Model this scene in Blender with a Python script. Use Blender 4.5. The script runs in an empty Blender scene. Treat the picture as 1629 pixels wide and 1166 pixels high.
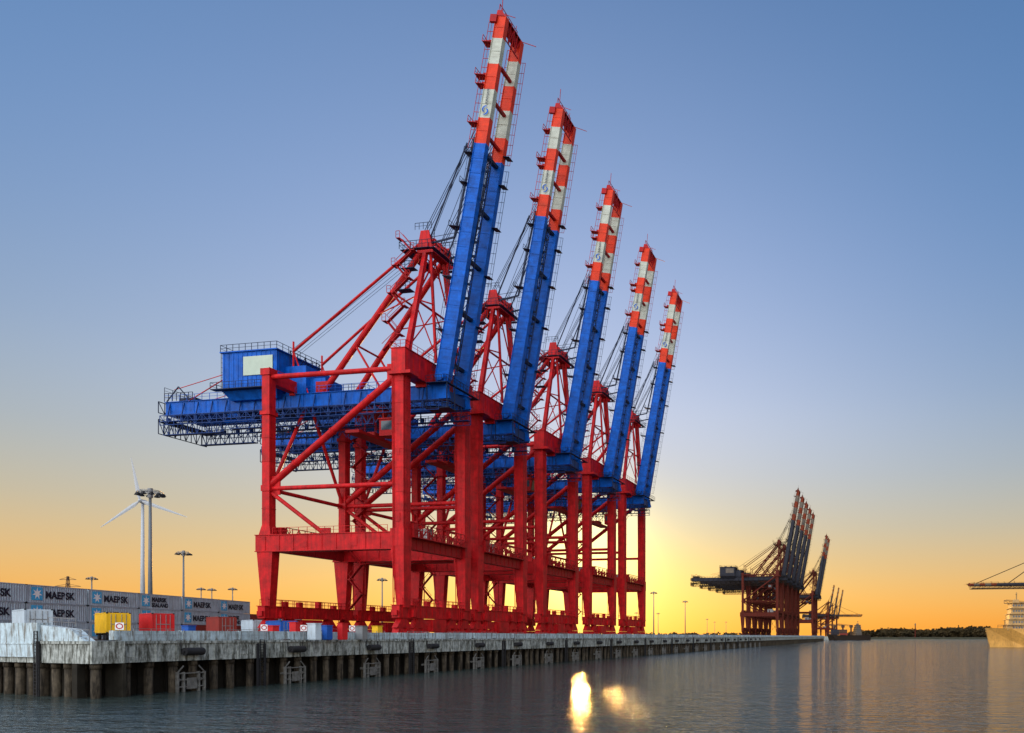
import bpy, math, random
from mathutils import Vector, Matrix
random.seed(7)
sc=bpy.context.scene; col=sc.collection
TH=math.atan(215/1200.0); CT,ST=math.cos(TH),math.sin(TH)
EYE=6.0; DECK=5.5
def W(px,z):
    x=(px-1200)/1200.0*z
    return (x*CT-z*ST, x*ST+z*CT)

# ---------------------------------------------------------------- materials
def nd(nt,t,**k):
    n=nt.nodes.new(t)
    for a,b in k.items(): setattr(n,a,b)
    return n
def paint(name,c,rough=.5,var=.25,streak=.25,dirt=(.10,.07,.05),bump=.02,scale=.7,metal=0.0,sz=.12,s0=.5,s1=.72,sf=2.2,spec=.25):
    m=bpy.data.materials.new(name); m.use_nodes=True; nt=m.node_tree; L=nt.links.new
    b=nt.nodes['Principled BSDF']; b.inputs['Roughness'].default_value=rough; b.inputs['Metallic'].default_value=metal; b.inputs['Specular IOR Level'].default_value=spec
    tc=nd(nt,'ShaderNodeTexCoord'); oi=nd(nt,'ShaderNodeObjectInfo')
    mul=nd(nt,'ShaderNodeMath',operation='MULTIPLY'); mul.inputs[1].default_value=87.0; L(oi.outputs['Random'],mul.inputs[0])
    add=nd(nt,'ShaderNodeVectorMath',operation='ADD'); L(tc.outputs['Object'],add.inputs[0]); L(mul.outputs[0],add.inputs[1])
    n1=nd(nt,'ShaderNodeTexNoise'); n1.inputs['Scale'].default_value=scale; n1.inputs['Detail'].default_value=7; n1.inputs['Roughness'].default_value=.65
    L(add.outputs[0],n1.inputs['Vector'])
    mp=nd(nt,'ShaderNodeMapping'); mp.inputs['Scale'].default_value=(sf,sf,sz); L(add.outputs[0],mp.inputs['Vector'])
    n2=nd(nt,'ShaderNodeTexNoise'); n2.inputs['Scale'].default_value=1.0; n2.inputs['Detail'].default_value=6; n2.inputs['Roughness'].default_value=.7
    L(mp.outputs[0],n2.inputs['Vector'])
    r1=nd(nt,'ShaderNodeMapRange'); r1.inputs['From Min'].default_value=.3; r1.inputs['From Max'].default_value=.7
    r1.inputs['To Min'].default_value=1-var; r1.inputs['To Max'].default_value=1+var*.4; L(n1.outputs['Fac'],r1.inputs['Value'])
    mx=nd(nt,'ShaderNodeVectorMath',operation='SCALE'); mx.inputs[0].default_value=c[:3]; L(r1.outputs[0],mx.inputs['Scale'])
    r2=nd(nt,'ShaderNodeMapRange'); r2.inputs['From Min'].default_value=s0; r2.inputs['From Max'].default_value=s1
    r2.inputs['To Max'].default_value=streak; L(n2.outputs['Fac'],r2.inputs['Value'])
    mix=nd(nt,'ShaderNodeMix',data_type='RGBA'); L(r2.outputs[0],mix.inputs['Factor']); L(mx.outputs[0],mix.inputs['A']); mix.inputs['B'].default_value=(*dirt,1)
    L(mix.outputs['Result'],b.inputs['Base Color'])
    r3=nd(nt,'ShaderNodeMapRange'); r3.inputs['To Min'].default_value=max(.05,rough-.12); r3.inputs['To Max'].default_value=min(1,rough+.15); L(n1.outputs['Fac'],r3.inputs['Value']); L(r3.outputs[0],b.inputs['Roughness'])
    if bump:
        bp=nd(nt,'ShaderNodeBump'); bp.inputs['Strength'].default_value=.5; bp.inputs['Distance'].default_value=bump
        L(n1.outputs['Fac'],bp.inputs['Height']); L(bp.outputs[0],b.inputs['Normal'])
    return m
RED=paint('red_paint',(.50,.008,.011),.5,.5,.6,(.11,.007,.007),s0=.42,s1=.75,spec=.14)
DRED=paint('dark_red_paint',(.32,.008,.010),.5,.4,.45,(.06,.010,.01),spec=.12)
ORG=paint('orange_red_paint',(.54,.032,.007),.45,.35,.45,(.18,.03,.01),spec=.15)
WHT=paint('weathered_white_paint',(.38,.42,.37),.45,.3,.5,(.17,.15,.11),spec=.15)
BLU=paint('blue_paint',(.002,.092,.46),.45,.5,.55,(.003,.026,.13),s0=.42,s1=.75,spec=.12)
DBLU=paint('dark_blue_paint',(.005,.035,.16),.5,.3,.3,(.01,.015,.04),spec=.15)
NAVY=paint('navy_steel',(.006,.014,.042),.5,.3,.3,(.01,.01,.015),spec=.15)
PANEL=paint('pale_panel_paint',(.36,.44,.37),.5,.12,.2,(.3,.32,.25))
STEEL=paint('galvanised_steel',(.22,.23,.24),.45,.25,.3,(.1,.08,.06),metal=.4)
DARK=paint('dark_rubber',(.018,.018,.02),.75,.3,.3,(.05,.045,.04))
GLASS=paint('dark_glass',(.03,.05,.07),.12,.1,.1,(.02,.02,.02),bump=0,spec=.5)
CONC=paint('stained_concrete',(.42,.45,.42),.85,.45,.92,(.04,.04,.028),.02,2.2,sz=.5,s0=.42,s1=.60,sf=2.6)
CONL=paint('white_painted_concrete',(.46,.57,.62),.8,.3,.85,(.13,.11,.08),.01,1.5,sz=.5,s0=.47,s1=.62,sf=2.4)
PILE=paint('stained_steel_pile',(.080,.064,.044),.85,.6,.9,(.010,.008,.006),.04,1.6,sz=.35,s0=.44,s1=.6,spec=.15)
WALLD=paint('dark_sheet_piling',(.025,.022,.017),.9,.4,.5,(.01,.01,.01),.03,1.0,spec=.1)
FRM=paint('weathered_fender_frame',(.17,.17,.16),.6,.5,.7,(.05,.035,.02),.02,2.0,metal=.2,sz=.6)
ASPH=paint('dock_asphalt',(.07,.068,.065),.9,.3,.2,(.04,.04,.04),.01,.3)
LAND=paint('grassy_bank',(.04,.038,.02),.95,.4,.2,(.03,.03,.02),.05,.1)
CGREY=paint('grey_container_paint',(.38,.47,.54),.55,.25,.45,(.16,.13,.11),sz=.4)
CRED=paint('red_container_paint',(.50,.012,.014),.5,.2,.3,(.15,.03,.03),sz=.4)
CBRN=paint('rust_brown_container_paint',(.24,.028,.02),.6,.25,.35,(.08,.03,.02),sz=.4)
CYEL=paint('yellow_container_paint',(.75,.43,.01),.5,.2,.3,(.3,.17,.04),sz=.4)
CBLU=paint('blue_container_paint',(.01,.08,.36),.5,.2,.3,(.03,.04,.08),sz=.4)
CWHT=paint('white_container_paint',(.44,.52,.58),.5,.2,.5,(.2,.16,.12),sz=.4)
INK=paint('dark_blue_lettering',(.006,.012,.032),.5,.1,.1,(.03,.03,.04),bump=0)
LBLU=paint('light_blue_emblem',(.06,.42,.74),.5,.1,.1,(.1,.2,.3),bump=0)
WLET=paint('white_lettering',(.85,.87,.87),.5,.1,.1,(.5,.5,.5),bump=0)
MAST=paint('grey_mast_paint',(.12,.14,.16),.5,.15,.15,(.1,.1,.1))
TURB=paint('grey_white_turbine_paint',(.36,.39,.42),.5,.1,.1,(.4,.4,.4))
BEIGE=paint('sunset_tinted_beige_paint',(.66,.34,.08),.5,.35,.7,(.2,.09,.03),.02,.12,sz=.2)  # sunset light is put into the beige hull colour as gold
GSUP=paint('sunset_tinted_superstructure_paint',(.42,.26,.10),.5,.35,.5,(.12,.07,.03),.02,.4,sz=.2)  # same sunset gold put into the superstructure colour
BROWNC=paint('brown_steel',(.06,.030,.018),.6,.3,.3,(.03,.02,.02))
HRED=paint('silhouette_red_paint',(.085,.015,.009),.7,.3,.3,(.04,.015,.01),spec=.1)  # darkened paint copies: backlit silhouette shade put into the colour of distant things
HBLU=paint('silhouette_blue_paint',(.026,.028,.038),.7,.3,.3,(.02,.02,.02),spec=.1)
HORG=paint('silhouette_orange_paint',(.15,.028,.012),.7,.3,.3,(.08,.03,.02),spec=.1)
HWHT=paint('silhouette_white_paint',(.12,.10,.08),.7,.3,.3,(.1,.08,.06),spec=.1)
HNAV=paint('silhouette_navy_steel',(.022,.015,.011),.7,.3,.3,(.02,.015,.01),spec=.1)
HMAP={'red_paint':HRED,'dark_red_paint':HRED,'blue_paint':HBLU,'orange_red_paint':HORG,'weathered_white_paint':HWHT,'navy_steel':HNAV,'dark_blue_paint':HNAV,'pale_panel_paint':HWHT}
def leafmat():
    m=bpy.data.materials.new('distant_foliage'); m.use_nodes=True; nt=m.node_tree; b=nt.nodes['Principled BSDF']
    tc=nd(nt,'ShaderNodeTexCoord'); n=nd(nt,'ShaderNodeTexNoise'); n.inputs['Scale'].default_value=.05; nt.links.new(tc.outputs['Object'],n.inputs['Vector'])
    r=nd(nt,'ShaderNodeValToRGB'); r.color_ramp.elements[0].position=.35; r.color_ramp.elements[0].color=(.022,.018,.009,1); r.color_ramp.elements[1].position=.65; r.color_ramp.elements[1].color=(.055,.038,.016,1)
    nt.links.new(n.outputs['Fac'],r.inputs[0]); nt.links.new(r.outputs[0],b.inputs['Base Color']); b.inputs['Roughness'].default_value=.9; b.inputs['Specular IOR Level'].default_value=.1
    return m
LEAF=leafmat()

# ---------------------------------------------------------------- mesh builder
class MB:
    def __init__(s): s.v=[];s.f=[];s.m=[];s.mi=0
    def add(s,vs,fs):
        b=len(s.v); s.v+=[tuple(v) for v in vs]
        s.f+=[tuple(i+b for i in f) for f in fs]; s.m+=[s.mi]*len(fs)
    def hexa(s,a,b):
        s.add(list(a)+list(b),[(3,2,1,0),(4,5,6,7),(0,1,5,4),(1,2,6,5),(2,3,7,6),(3,0,4,7)])
    def box(s,x0,x1,y0,y1,z0,z1):
        s.hexa([(x0,y0,z0),(x1,y0,z0),(x1,y1,z0),(x0,y1,z0)],[(x0,y0,z1),(x1,y0,z1),(x1,y1,z1),(x0,y1,z1)])
    def beam(s,p0,p1,w,h,w1=None,h1=None):
        p0=Vector(p0);p1=Vector(p1);d=(p1-p0).normalized()
        up=Vector((0,0,1)) if abs(d.z)<.95 else Vector((1,0,0))
        a=d.cross(up).normalized(); u=a.cross(d)
        w1=w if w1 is None else w1; h1=h if h1 is None else h1
        q=lambda p,w,h:[p-a*w/2-u*h/2,p+a*w/2-u*h/2,p+a*w/2+u*h/2,p-a*w/2+u*h/2]
        s.hexa(q(p0,w,h),q(p1,w1,h1))
    def tube(s,p0,p1,r,n=6,r1=None,cap=True):
        p0=Vector(p0);p1=Vector(p1);d=(p1-p0).normalized()
        up=Vector((0,0,1)) if abs(d.z)<.95 else Vector((1,0,0))
        a=d.cross(up).normalized(); u=a.cross(d); r1=r if r1 is None else r1
        vs=[];fs=[]
        for i in range(n):
            t=2*math.pi*(i+.5)/n; o=a*math.cos(t)+u*math.sin(t); vs+=[p0+o*r,p1+o*r1]
        for i in range(n):
            j=(i+1)%n; fs.append((2*i,2*j,2*j+1,2*i+1))
        if cap: fs.append(tuple(2*i for i in range(n))[::-1]); fs.append(tuple(2*i+1 for i in range(n)))
        s.add(vs,fs)
    def rail(s,p0,p1,h=1.1,sp=1.6,r=.045,up=(0,0,1),mid=True):
        p0=Vector(p0);p1=Vector(p1);u=Vector(up); L=(p1-p0).length; n=max(1,round(L/sp))
        s.tube(p0+u*h,p1+u*h,r,4,cap=False)
        if mid: s.tube(p0+u*h*.5,p1+u*h*.5,r*.7,4,cap=False)
        for i in range(n+1):
            p=p0.lerp(p1,i/n); s.tube(p,p+u*h,r,4,cap=False)
    def ladder(s,p0,p1,side,w=.5,sp=.8,r=.045):
        p0=Vector(p0);p1=Vector(p1);sd=Vector(side)*w/2;n=max(1,round((p1-p0).length/sp))
        s.tube(p0-sd,p1-sd,r,4,cap=False); s.tube(p0+sd,p1+sd,r,4,cap=False)
        for i in range(n+1):
            p=p0.lerp(p1,i/n); s.tube(p-sd,p+sd,r*.7,4,cap=False)
    def truss(s,p0,p1,u,h,sp,r=.06):
        p0=Vector(p0);p1=Vector(p1);u=Vector(u)*h;n=max(1,round((p1-p0).length/sp))
        s.tube(p0,p1,r,4,cap=False); s.tube(p0+u,p1+u,r,4,cap=False)
        for i in range(n+1):
            a=p0.lerp(p1,i/n); s.tube(a,a+u,r*.8,4,cap=False)
            if i<n:
                b=p0.lerp(p1,(i+1)/n)
                if i%2: s.tube(a,b+u,r*.7,4,cap=False)
                else: s.tube(a+u,b,r*.7,4,cap=False)
    def disc(s,c,axis,r,t,n=16):
        c=Vector(c);a=Vector(axis)*t/2; s.tube(c-a,c+a,r,n)
    def mesh(s,name,mats,smooth=False):
        me=bpy.data.meshes.new(name); me.from_pydata(s.v,[],s.f)
        for m in mats: me.materials.append(m)
        for p,i in zip(me.polygons,s.m): p.material_index=i; p.use_smooth=smooth
        me.update(); return me
    def obj(s,name,mats,parent=None,loc=(0,0,0),smooth=False):
        return mk(name,s.mesh(name,mats,smooth),parent,loc)
def mk(name,me,parent=None,loc=(0,0,0)):
    o=bpy.data.objects.new(name,me); col.objects.link(o); o.location=loc
    if parent: o.parent=parent
    return o
def empty(name,loc,rz=0,label=None,cat=None,group=None):
    e=bpy.data.objects.new(name,None); e.empty_display_size=1; col.objects.link(e); e.location=loc; e.rotation_euler=(0,0,rz); tag(e,label,cat,group); return e
def tag(o,label=None,cat=None,group=None,kind=None):
    if label:o['label']=label
    if cat:o['category']=cat
    if group:o['group']=group
    if kind:o['kind']=kind
def dup(root,loc,rz=None,skip=(),parent=None):
    n=root.copy(); col.objects.link(n)
    if parent: n.parent=parent
    else:
        n.location=loc
        if rz is not None: n.rotation_euler=(0,0,rz)
    for c in list(root.children):
        if c.name.split('.')[0] in skip: continue
        dup(c,None,parent=n)
    return n
hcache={}
def to_silhouette(o):  # swaps in the darkened paints so far cranes read as silhouettes
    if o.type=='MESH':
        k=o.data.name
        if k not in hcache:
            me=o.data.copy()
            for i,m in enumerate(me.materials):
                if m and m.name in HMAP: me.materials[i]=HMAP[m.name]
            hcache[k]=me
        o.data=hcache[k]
    for c in o.children: to_silhouette(c)
def textmesh(body,size,bold=.0,ext=.008):
    cu=bpy.data.curves.new('lettering','FONT'); cu.body=body; cu.size=size; cu.extrude=ext; cu.offset=bold; cu.align_x='LEFT'
    o=bpy.data.objects.new('tmp',cu); col.objects.link(o); dg=bpy.context.evaluated_depsgraph_get()
    me=bpy.data.meshes.new_from_object(o.evaluated_get(dg)); bpy.data.objects.remove(o); return me
def place(me,X,Y,o):
    X=Vector(X);Y=Vector(Y);Z=X.cross(Y)
    M=Matrix(((X.x,Y.x,Z.x,o[0]),(X.y,Y.y,Z.y,o[1]),(X.z,Y.z,Z.z,o[2]),(0,0,0,1))); me.transform(M)

# ---------------------------------------------------------------- crane
G=25.0
BOOMANG=math.radians(79.7)
def build_crane(loc):
    R=empty('gantry_crane',loc)
    b=MB(); b.box(-1.05,.95,-.95,.95,15.0,46.6)
    b.hexa([(-.35,-.85,5.2),(1.0,-.85,5.2),(1.0,.85,5.2),(-.35,.85,5.2)],[(-1.35,-1.0,15.2),(1.03,-1.0,15.2),(1.03,1.0,15.2),(-1.35,1.0,15.2)])
    b.box(-1.4,1.08,-1.04,1.04,15.2,18.1)
    for z in (21,24,28,31,35,38.5,42): b.box(-1.1,1.0,-1.0,1.0,z,z+.1)
    b.box(-.35,.35,-1.03,-.95,19.2,20.6); b.box(-.3,.3,-1.0,-.95,30,31); b.box(.95,1.02,-.35,.35,12,13.2)
    b.ladder((1.15,-.3,18),(1.15,-.3,45),(0,1,0),.5,1.0)
    b.tube((-.85,-1.03,6),(-1.0,-1.08,45),.07,5); b.tube((-.6,-1.03,6),(-.8,-1.08,45),.05,5)
    m=b.mesh('leg',[RED])
    for y in (-9,9): mk('leg',m,R,(0,y,0))
    b=MB(); b.box(-.72,.72,-.68,.68,16.5,45.2)
    b.hexa([(-.75,-.7,5.2),(.75,-.7,5.2),(.75,.7,5.2),(-.75,.7,5.2)],[(-1.65,-.8,14.9),(1.4,-.8,14.9),(1.4,.8,14.9),(-1.65,.8,14.9)])
    b.hexa([(-1.4,-.82,17.2),(1.1,-.82,17.2),(1.1,.82,17.2),(-1.4,.82,17.2)],[(-.74,-.70,19.2),(.74,-.70,19.2),(.74,.70,19.2),(-.74,.70,19.2)])
    b.box(-.95,.95,-.9,.9,37.9,38.5); b.box(-.9,.9,-.85,.85,44.6,45.7); b.box(-.85,.85,-.8,.8,25.0,26.0)
    for z in (22,30,34): b.box(-.77,.77,-.73,.73,z,z+.1)
    m=b.mesh('leg',[RED])
    for y in (-9,9): mk('leg',m,R,(-G,y,0))
    b=MB(); b.box(-26.9,-1.2,-.78,.78,14.85,17.5); b.box(-26.95,-1.25,-.95,.95,17.5,17.62); b.box(-26.95,-1.25,-.95,.95,14.73,14.85)
    for i in range(9): b.box(-25+i*2.7,-24.92+i*2.7,-.86,.86,14.9,17.48)
    b.box(-9,-7.6,-.84,-.78,15.4,16.9); b.box(-18,-17,-.84,-.78,15.4,16.4)
    b.rail((-23.5,-.85,17.62),(-2,-.85,17.62),1.1,1.6)
    m=b.mesh('portal_beam',[RED])
    for y in (-9,9): mk('portal_beam',m,R,(0,y,0))
    for x in (0,-G):
        b=MB(); b.box(x-.55,x+.55,-8.1,8.1,14.9,16.8); b.box(x-.75,x+1.6,-8.0,8.0,16.8,16.95)
        for i in range(10): b.box(x+.5,x+.62,-7.6+i*1.7,-7.5+i*1.7,14.95,16.78)
        for i in range(8):
            y=-7+i*2; b.box(x+.55,x+.95,y,y+.35,17.0,18.3); b.beam((x+.7,y,17),(x+1.5,y+1.1,18.6),.16,.16)
        b.box(x+.2,x+1.4,-7.9,-6.6,17,19.1); b.truss((x+1.1,-6.5,17),(x+1.1,7.8,17),(0,0,1),2.2,1.5,.09)
        b.rail((x+1.55,-8,16.95),(x+1.55,8,16.95),1.15,1.4); b.rail((x-.7,-8,16.95),(x-.7,8,16.95),1.15,1.4)
        b.obj('walkway_beam',[DRED],R)
    for x in (0,-G):
        b=MB(); b.box(x-.7,x+.7,-10.6,10.6,3.5,5.5); b.box(x-.85,x+.85,-10.7,10.7,5.5,5.62)
        for i in range(13): b.box(x-.78,x+.78,-9.9+i*1.65,-9.8+i*1.65,3.55,5.48)
        b.box(x-.5,x+.5,-11.0,-10.6,3.9,4.7); b.box(x-.5,x+.5,10.6,11.0,3.9,4.7)
        b.rail((x+.8,-10,5.62),(x+.8,10,5.62),1.1,1.4,.05); b.rail((x-.8,-10,5.62),(x-.8,10,5.62),1.1,1.4,.05)
        b.box(x-.9,x+.9,-2.5,2.2,1.2,3.4); b.box(x+.9,x+1.1,-2.2,-.4,1.4,3.2)
        for yy_ in (-6.4,-3.1,1.4,5.2): b.box(x+.0,x+.7,yy_,yy_+.9,5.62,6.5+.3*math.sin(yy_))
        for yy_ in (-7.6,3.1,7.4): b.box(x+.7,x+1.15,yy_,yy_+.7,3.7,4.9)
        b.ladder((x+1.0,-6.9,.4),(x+1.0,-6.9,6.6),(0,1,0),.6,.5,.06); b.ladder((x+1.0,6.5,.4),(x+1.0,6.5,6.6),(0,1,0),.6,.5,.06)
        b.obj('sill_beam',[RED],R)
    b=MB()
    for k in range(4): # access stair on landside leg, sill to portal
        z=5.7+k*2.8; xa,xb=(-G+2.0,-G+4.6) if k%2==0 else (-G+4.6,-G+2.0)
        b.beam((xa,8.0,z),(xb,8.0,z+2.8),.7,.14); b.tube((xa,7.6,z+1),(xb,7.6,z+3.8),.05,4); b.box(xb-.5,xb+.5,7.5,8.8,z+2.74,z+2.86)
    b.tube((-G+2,8.9,5.6),(-G+2,8.9,17),.1,5); b.tube((-G+4.6,8.9,5.6),(-G+4.6,8.9,17),.1,5)
    b.obj('staircase',[DRED],R)
    b=MB(); b.box(-9.5,-5.5,6.4,8.2,17.62,20.2); b.box(-9.7,-5.3,6.2,8.22,20.2,20.35)
    eh=b.obj('electrical_house',[STEEL],R); b=MB(); b.box(-8.6,-7.8,6.34,6.4,17.8,19.8); b.obj('door',[DRED],eh)
    b=MB(); b.hexa([(-.5,-1.9,1.9),(.5,-1.9,1.9),(.5,1.9,1.9),(-.5,1.9,1.9)],[(-.5,-.6,3.5),(.5,-.6,3.5),(.5,.6,3.5),(-.5,.6,3.5)])
    for s in (-1.05,1.05):
        b.hexa([(-.6,s-.95,.55),(.6,s-.95,.55),(.6,s+.95,.55),(-.6,s+.95,.55)],[(-.6,s-.4,1.85),(.6,s-.4,1.85),(.6,s+.4,1.85),(-.6,s+.4,1.85)])
        b.box(.6,1.0,s-.35,s+.35,.5,1.2)
    b.mi=1
    for s in (-1.55,-.55,.55,1.55): b.disc((0,s,.42),(1,0,0),.4,1.3,14)
    m=b.mesh('wheel_bogie',[RED,DARK])
    for x in (0,-G):
        for y in (-9,-4.7,4.7,9): mk('wheel_bogie',m,R,(x,y,0))
    for y in (-9,9):
        b=MB()
        b.tube((-G+.6,y,44.4),(-.9,y,44.4),.42,12); b.tube((-G+.6,y,25.5),(-1,y,25.5),.38,12)
        b.tube((-G+.5,y,26.2),(-1,y,43.2),.55,14); b.tube((-G+.5,y,24.8),(-14.2,y,17.5),.34,12)
        b.box(-2.6,-1.0,y-.12,y+.12,41.6,45.2); b.box(-G+.6,-G+2.2,y-.12,y+.12,24.4,27.6); b.box(-15.2,-13.2,y-.12,y+.12,17.6,18.6)
        for k in (.2,.5,.8):
            p=Vector((-G+.5,y,26.2)).lerp(Vector((-1,y,43.2)),k); d=Vector((23.5,0,17)).normalized()*.12; b.tube(p-d,p+d,.66,14)
        b.obj('bracing',[RED],R)
    b=MB(); b.tube((-G,-8.4,25.4),(-G,8.4,25.4),.34,10); b.tube((-G,-8.4,26),(-G,0,43.2),.3,8); b.tube((-G,8.4,26),(-G,0,43.2),.3,8)
    b.obj('bracing',[RED],R)
    b=MB(); b.box(-1.15,1.35,-10.1,10.1,43.5,47.3); b.box(-1.3,1.5,-10.2,10.2,47.3,47.42)
    for i in range(12): b.box(-1.22,1.42,-9.6+i*1.7,-9.5+i*1.7,43.55,47.28)
    b.box(-1.4,2.6,-10.6,-8.2,43.0,43.5)
    b.rail((1.5,-10.1,47.42),(1.5,10.1,47.42)); b.rail((-1.3,-10.1,47.42),(-1.3,10.1,47.42)); b.rail((-1.3,-10.2,47.42),(1.5,-10.2,47.42),sp=1)
    for y in (-3.2,3.2): b.box(-.9,1.1,y-.9,y+.9,42.9,43.6)
    b.obj('upper_cross_beam',[RED],R)
    b=MB(); b.box(-G-.66,-G+.66,-8.3,8.3,43.35,45.3)
    for y in (-3.2,3.2): b.box(-G-.5,-G+.5,y-.8,y+.8,42.9,43.4)
    b.rail((-G-.6,-8.3,45.3),(-G-.6,8.3,45.3)); b.obj('upper_cross_beam',[RED],R)
    RE=-51.5
    for y in (-3.2,3.2):
        b=MB(); b.box(RE,4.6,y-.55,y+.55,40.9,43.1); b.box(RE-.1,4.7,y-.75,y+.75,43.1,43.2); b.box(RE-.1,4.7,y-.7,y+.7,40.82,40.9)
        for i in range(22): b.box(RE+1+i*2.5,RE+1.1+i*2.5,y-.62,y+.62,40.95,43.08)
        b.rail((RE,y-.8 if y<0 else y+.8,43.2),(-2,y-.8 if y<0 else y+.8,43.2))
        b.hexa([(2.6,y-.3,41),(5.0,y-.3,41),(5.0,y+.3,41),(2.6,y+.3,41)],[(2.9,y-.3,45.2),(4.0,y-.3,45.2),(4.0,y+.3,45.2),(2.9,y+.3,45.2)]); b.disc((3.5,y,44.6),(0,1,0),.7,1.7,16)
        b.obj('main_girder',[BLU],R)
    for s in (-1,1):
        b=MB(); y0=s*4.1
        b.box(RE,4.0,min(y0,y0+s*.8),max(y0,y0+s*.8),39.3,39.42)
        b.truss((RE,y0+s*.8,38.7),(4,y0+s*.8,38.7),(0,0,1),1.7,1.5,.08)
        b.rail((RE,y0,39.4),(4,y0,39.4),1.1,1.6)
        for i in range(18): b.tube((RE+1+i*3,y0+s*.4,39.4),(RE+1+i*3,s*3.8,42.9),.1,4)
        for i in range(18): b.box(RE+1+i*3,RE+1.5+i*3,min(y0,y0+s*.5),max(y0,y0+s*.5),39.42,39.9+.5*random.random())
        b.truss((RE-.3,y0-s*.2,37.2),(RE+12,y0-s*.2,37.2),(0,0,1),2.0,1.0,.09)
        b.truss((RE+14,y0-s*.2,37.7),(-24,y0-s*.2,37.7),(0,0,1),1.0,1.2,.07)
        b.truss((-20,y0-s*.2,37.2),(-9,y0-s*.2,37.2),(0,0,1),1.6,1.1,.07)
        b.box(RE-.3,RE+12,min(y0-s*.9,y0),max(y0-s*.9,y0),37.1,37.22)
        b.box(RE+14,-24,min(y0-s*.9,y0),max(y0-s*.9,y0),37.6,37.7)
        for i in range(22):
            x=-40+i*1.7; zz=37.0+random.random()*.5
            b.tube((x,s*3.9,38.6),(x+.85,s*3.9,zz),.06,4,cap=False); b.tube((x+.85,s*3.9,zz),(x+1.7,s*3.9,38.6),.06,4,cap=False)
        b.obj('catwalk',[DBLU],R)
    b=MB()
    for x in (RE+.4,-46,-38,-30,-16,-8,4.0): b.box(x-.3,x+.3,-2.7,2.7,41.0,42.6)
    b.truss((RE+.4,-2.2,41.4),(4,-2.2,41.4),(0,1,0),4.4,4,.1)
    b.obj('girder_cross_bracing',[DBLU],R)
    b=MB()
    b.truss((RE-.3,-4.9,41),(RE-.3,4.9,41),(0,0,1),2.0,1.2,.09); b.truss((RE-.3,-4.9,37.2),(RE-.3,4.9,37.2),(0,0,1),2.6,1.1,.09)
    b.box(RE-.2,RE+2.5,-4.6,4.6,39.2,39.35)
    for y in (-4,4):
        b.rail((RE,y,43.3),(RE+6,y,43.3),1.4,.9,.06); b.tube((RE+.5,y,43.2),(RE+3,y,45.8),.1,4); b.tube((RE+3,y,45.8),(RE+5.5,y,43.2),.1,4)
    b.rail((RE,-4,44.7),(RE,4,44.7)); b.box(RE+.5,RE+4,-1.5,1.5,43.1,44.6)
    b.obj('end_platform',[NAVY],R)
    b=MB()
    b.box(1.8,5.6,-5.2,-4.0,43.17,43.27); b.box(1.8,5.6,4.0,5.2,43.17,43.27); b.rail((1.8,-5.2,43.3),(5.6,-5.2,43.3),1.1,1.0); b.rail((5.6,-5.2,43.3),(5.6,5.2,43.3),1.1,1.0); b.box(5.0,5.6,-4,4,43.17,43.27)
    b.box(1.5,5.8,-5.0,-2.4,38.9,39.02); b.rail((1.5,-5.0,39.05),(5.8,-5.0,39.05),1.1,1.0); b.rail((5.8,-5.0,39.05),(5.8,-1,39.05),1.1,1.0)
    for y in (-4.9,-2.6): b.tube((5.5,y,39),(5.5,y,43.2),.09,4); b.tube((1.8,y,39),(1.8,y,43.2),.09,4)
    b.obj('hinge_platform',[NAVY],R)
    for y in (-3.4,3.4):
        b=MB(); b.tube((-47,y,43.3),(-38,y,47.5),.1,5); b.tube((-50,y,45.5),(-38,y,48),.07,5); b.obj('stay_rod',[RED],R)
    H=MB(); H.box(-37.6,-26.6,-5.6,4.6,43.9,50.5); H.box(-37.9,-26.3,-5.9,4.9,50.5,50.7)
    for i in range(12): H.box(-37.2+i*.93,-37.13+i*.93,-5.66,-5.6,44,50.4)
    for i in range(11): H.box(-26.6,-26.54,-5.2+i*.92,-5.13+i*.92,44,50.4)
    H.hexa([(-36.8,-4.6,42.4),(-27.4,-4.6,42.4),(-27.4,3.6,42.4),(-36.8,3.6,42.4)],[(-37.7,-5.7,43.9),(-26.5,-5.7,43.9),(-26.5,4.7,43.9),(-37.7,4.7,43.9)])
    H.box(-26.6,-22.5,-3.6,2.6,43.3,48.2); H.box(-22.5,-19.5,-2.6,1.6,43.3,46.2); H.box(-35,-33.5,-2,-.5,50.7,51.5); H.box(-31,-30,0,1.2,50.7,51.7)
    ho=H.obj('machinery_house',[BLU],R)
    b=MB(); b.box(-33.2,-27.3,-5.76,-5.68,46.3,49.6); b.obj('wall_panel',[PANEL],ho)
    b=MB(); 
    for (p,q) in (((-37.8,-5.8),(-26.4,-5.8)),((-26.4,-5.8),(-26.4,4.8)),((-37.8,-5.8),(-37.8,4.8)),((-37.8,4.8),(-26.4,4.8))): b.rail((p[0],p[1],50.7),(q[0],q[1],50.7),1.2,1.3,.05)
    b.box(-38.8,-26,-6.9,-5.75,43.75,43.88); b.rail((-38.8,-6.9,43.9),(-26,-6.9,43.9),1.1,1.3); b.rail((-38.8,-6.9,43.9),(-38.8,4,43.9),1.1,1.3)
    b.ladder((-38.0,-5.2,43.9),(-38.0,-5.2,50.7),(0,1,0)); b.truss((-25.8,-3.5,48),(-25.8,3.5,48),(0,0,1),3.0,1.8,.08)
    b.obj('railing',[NAVY],ho)
    # apex frame: narrower, with heavy back struts
    b=MB()
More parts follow.
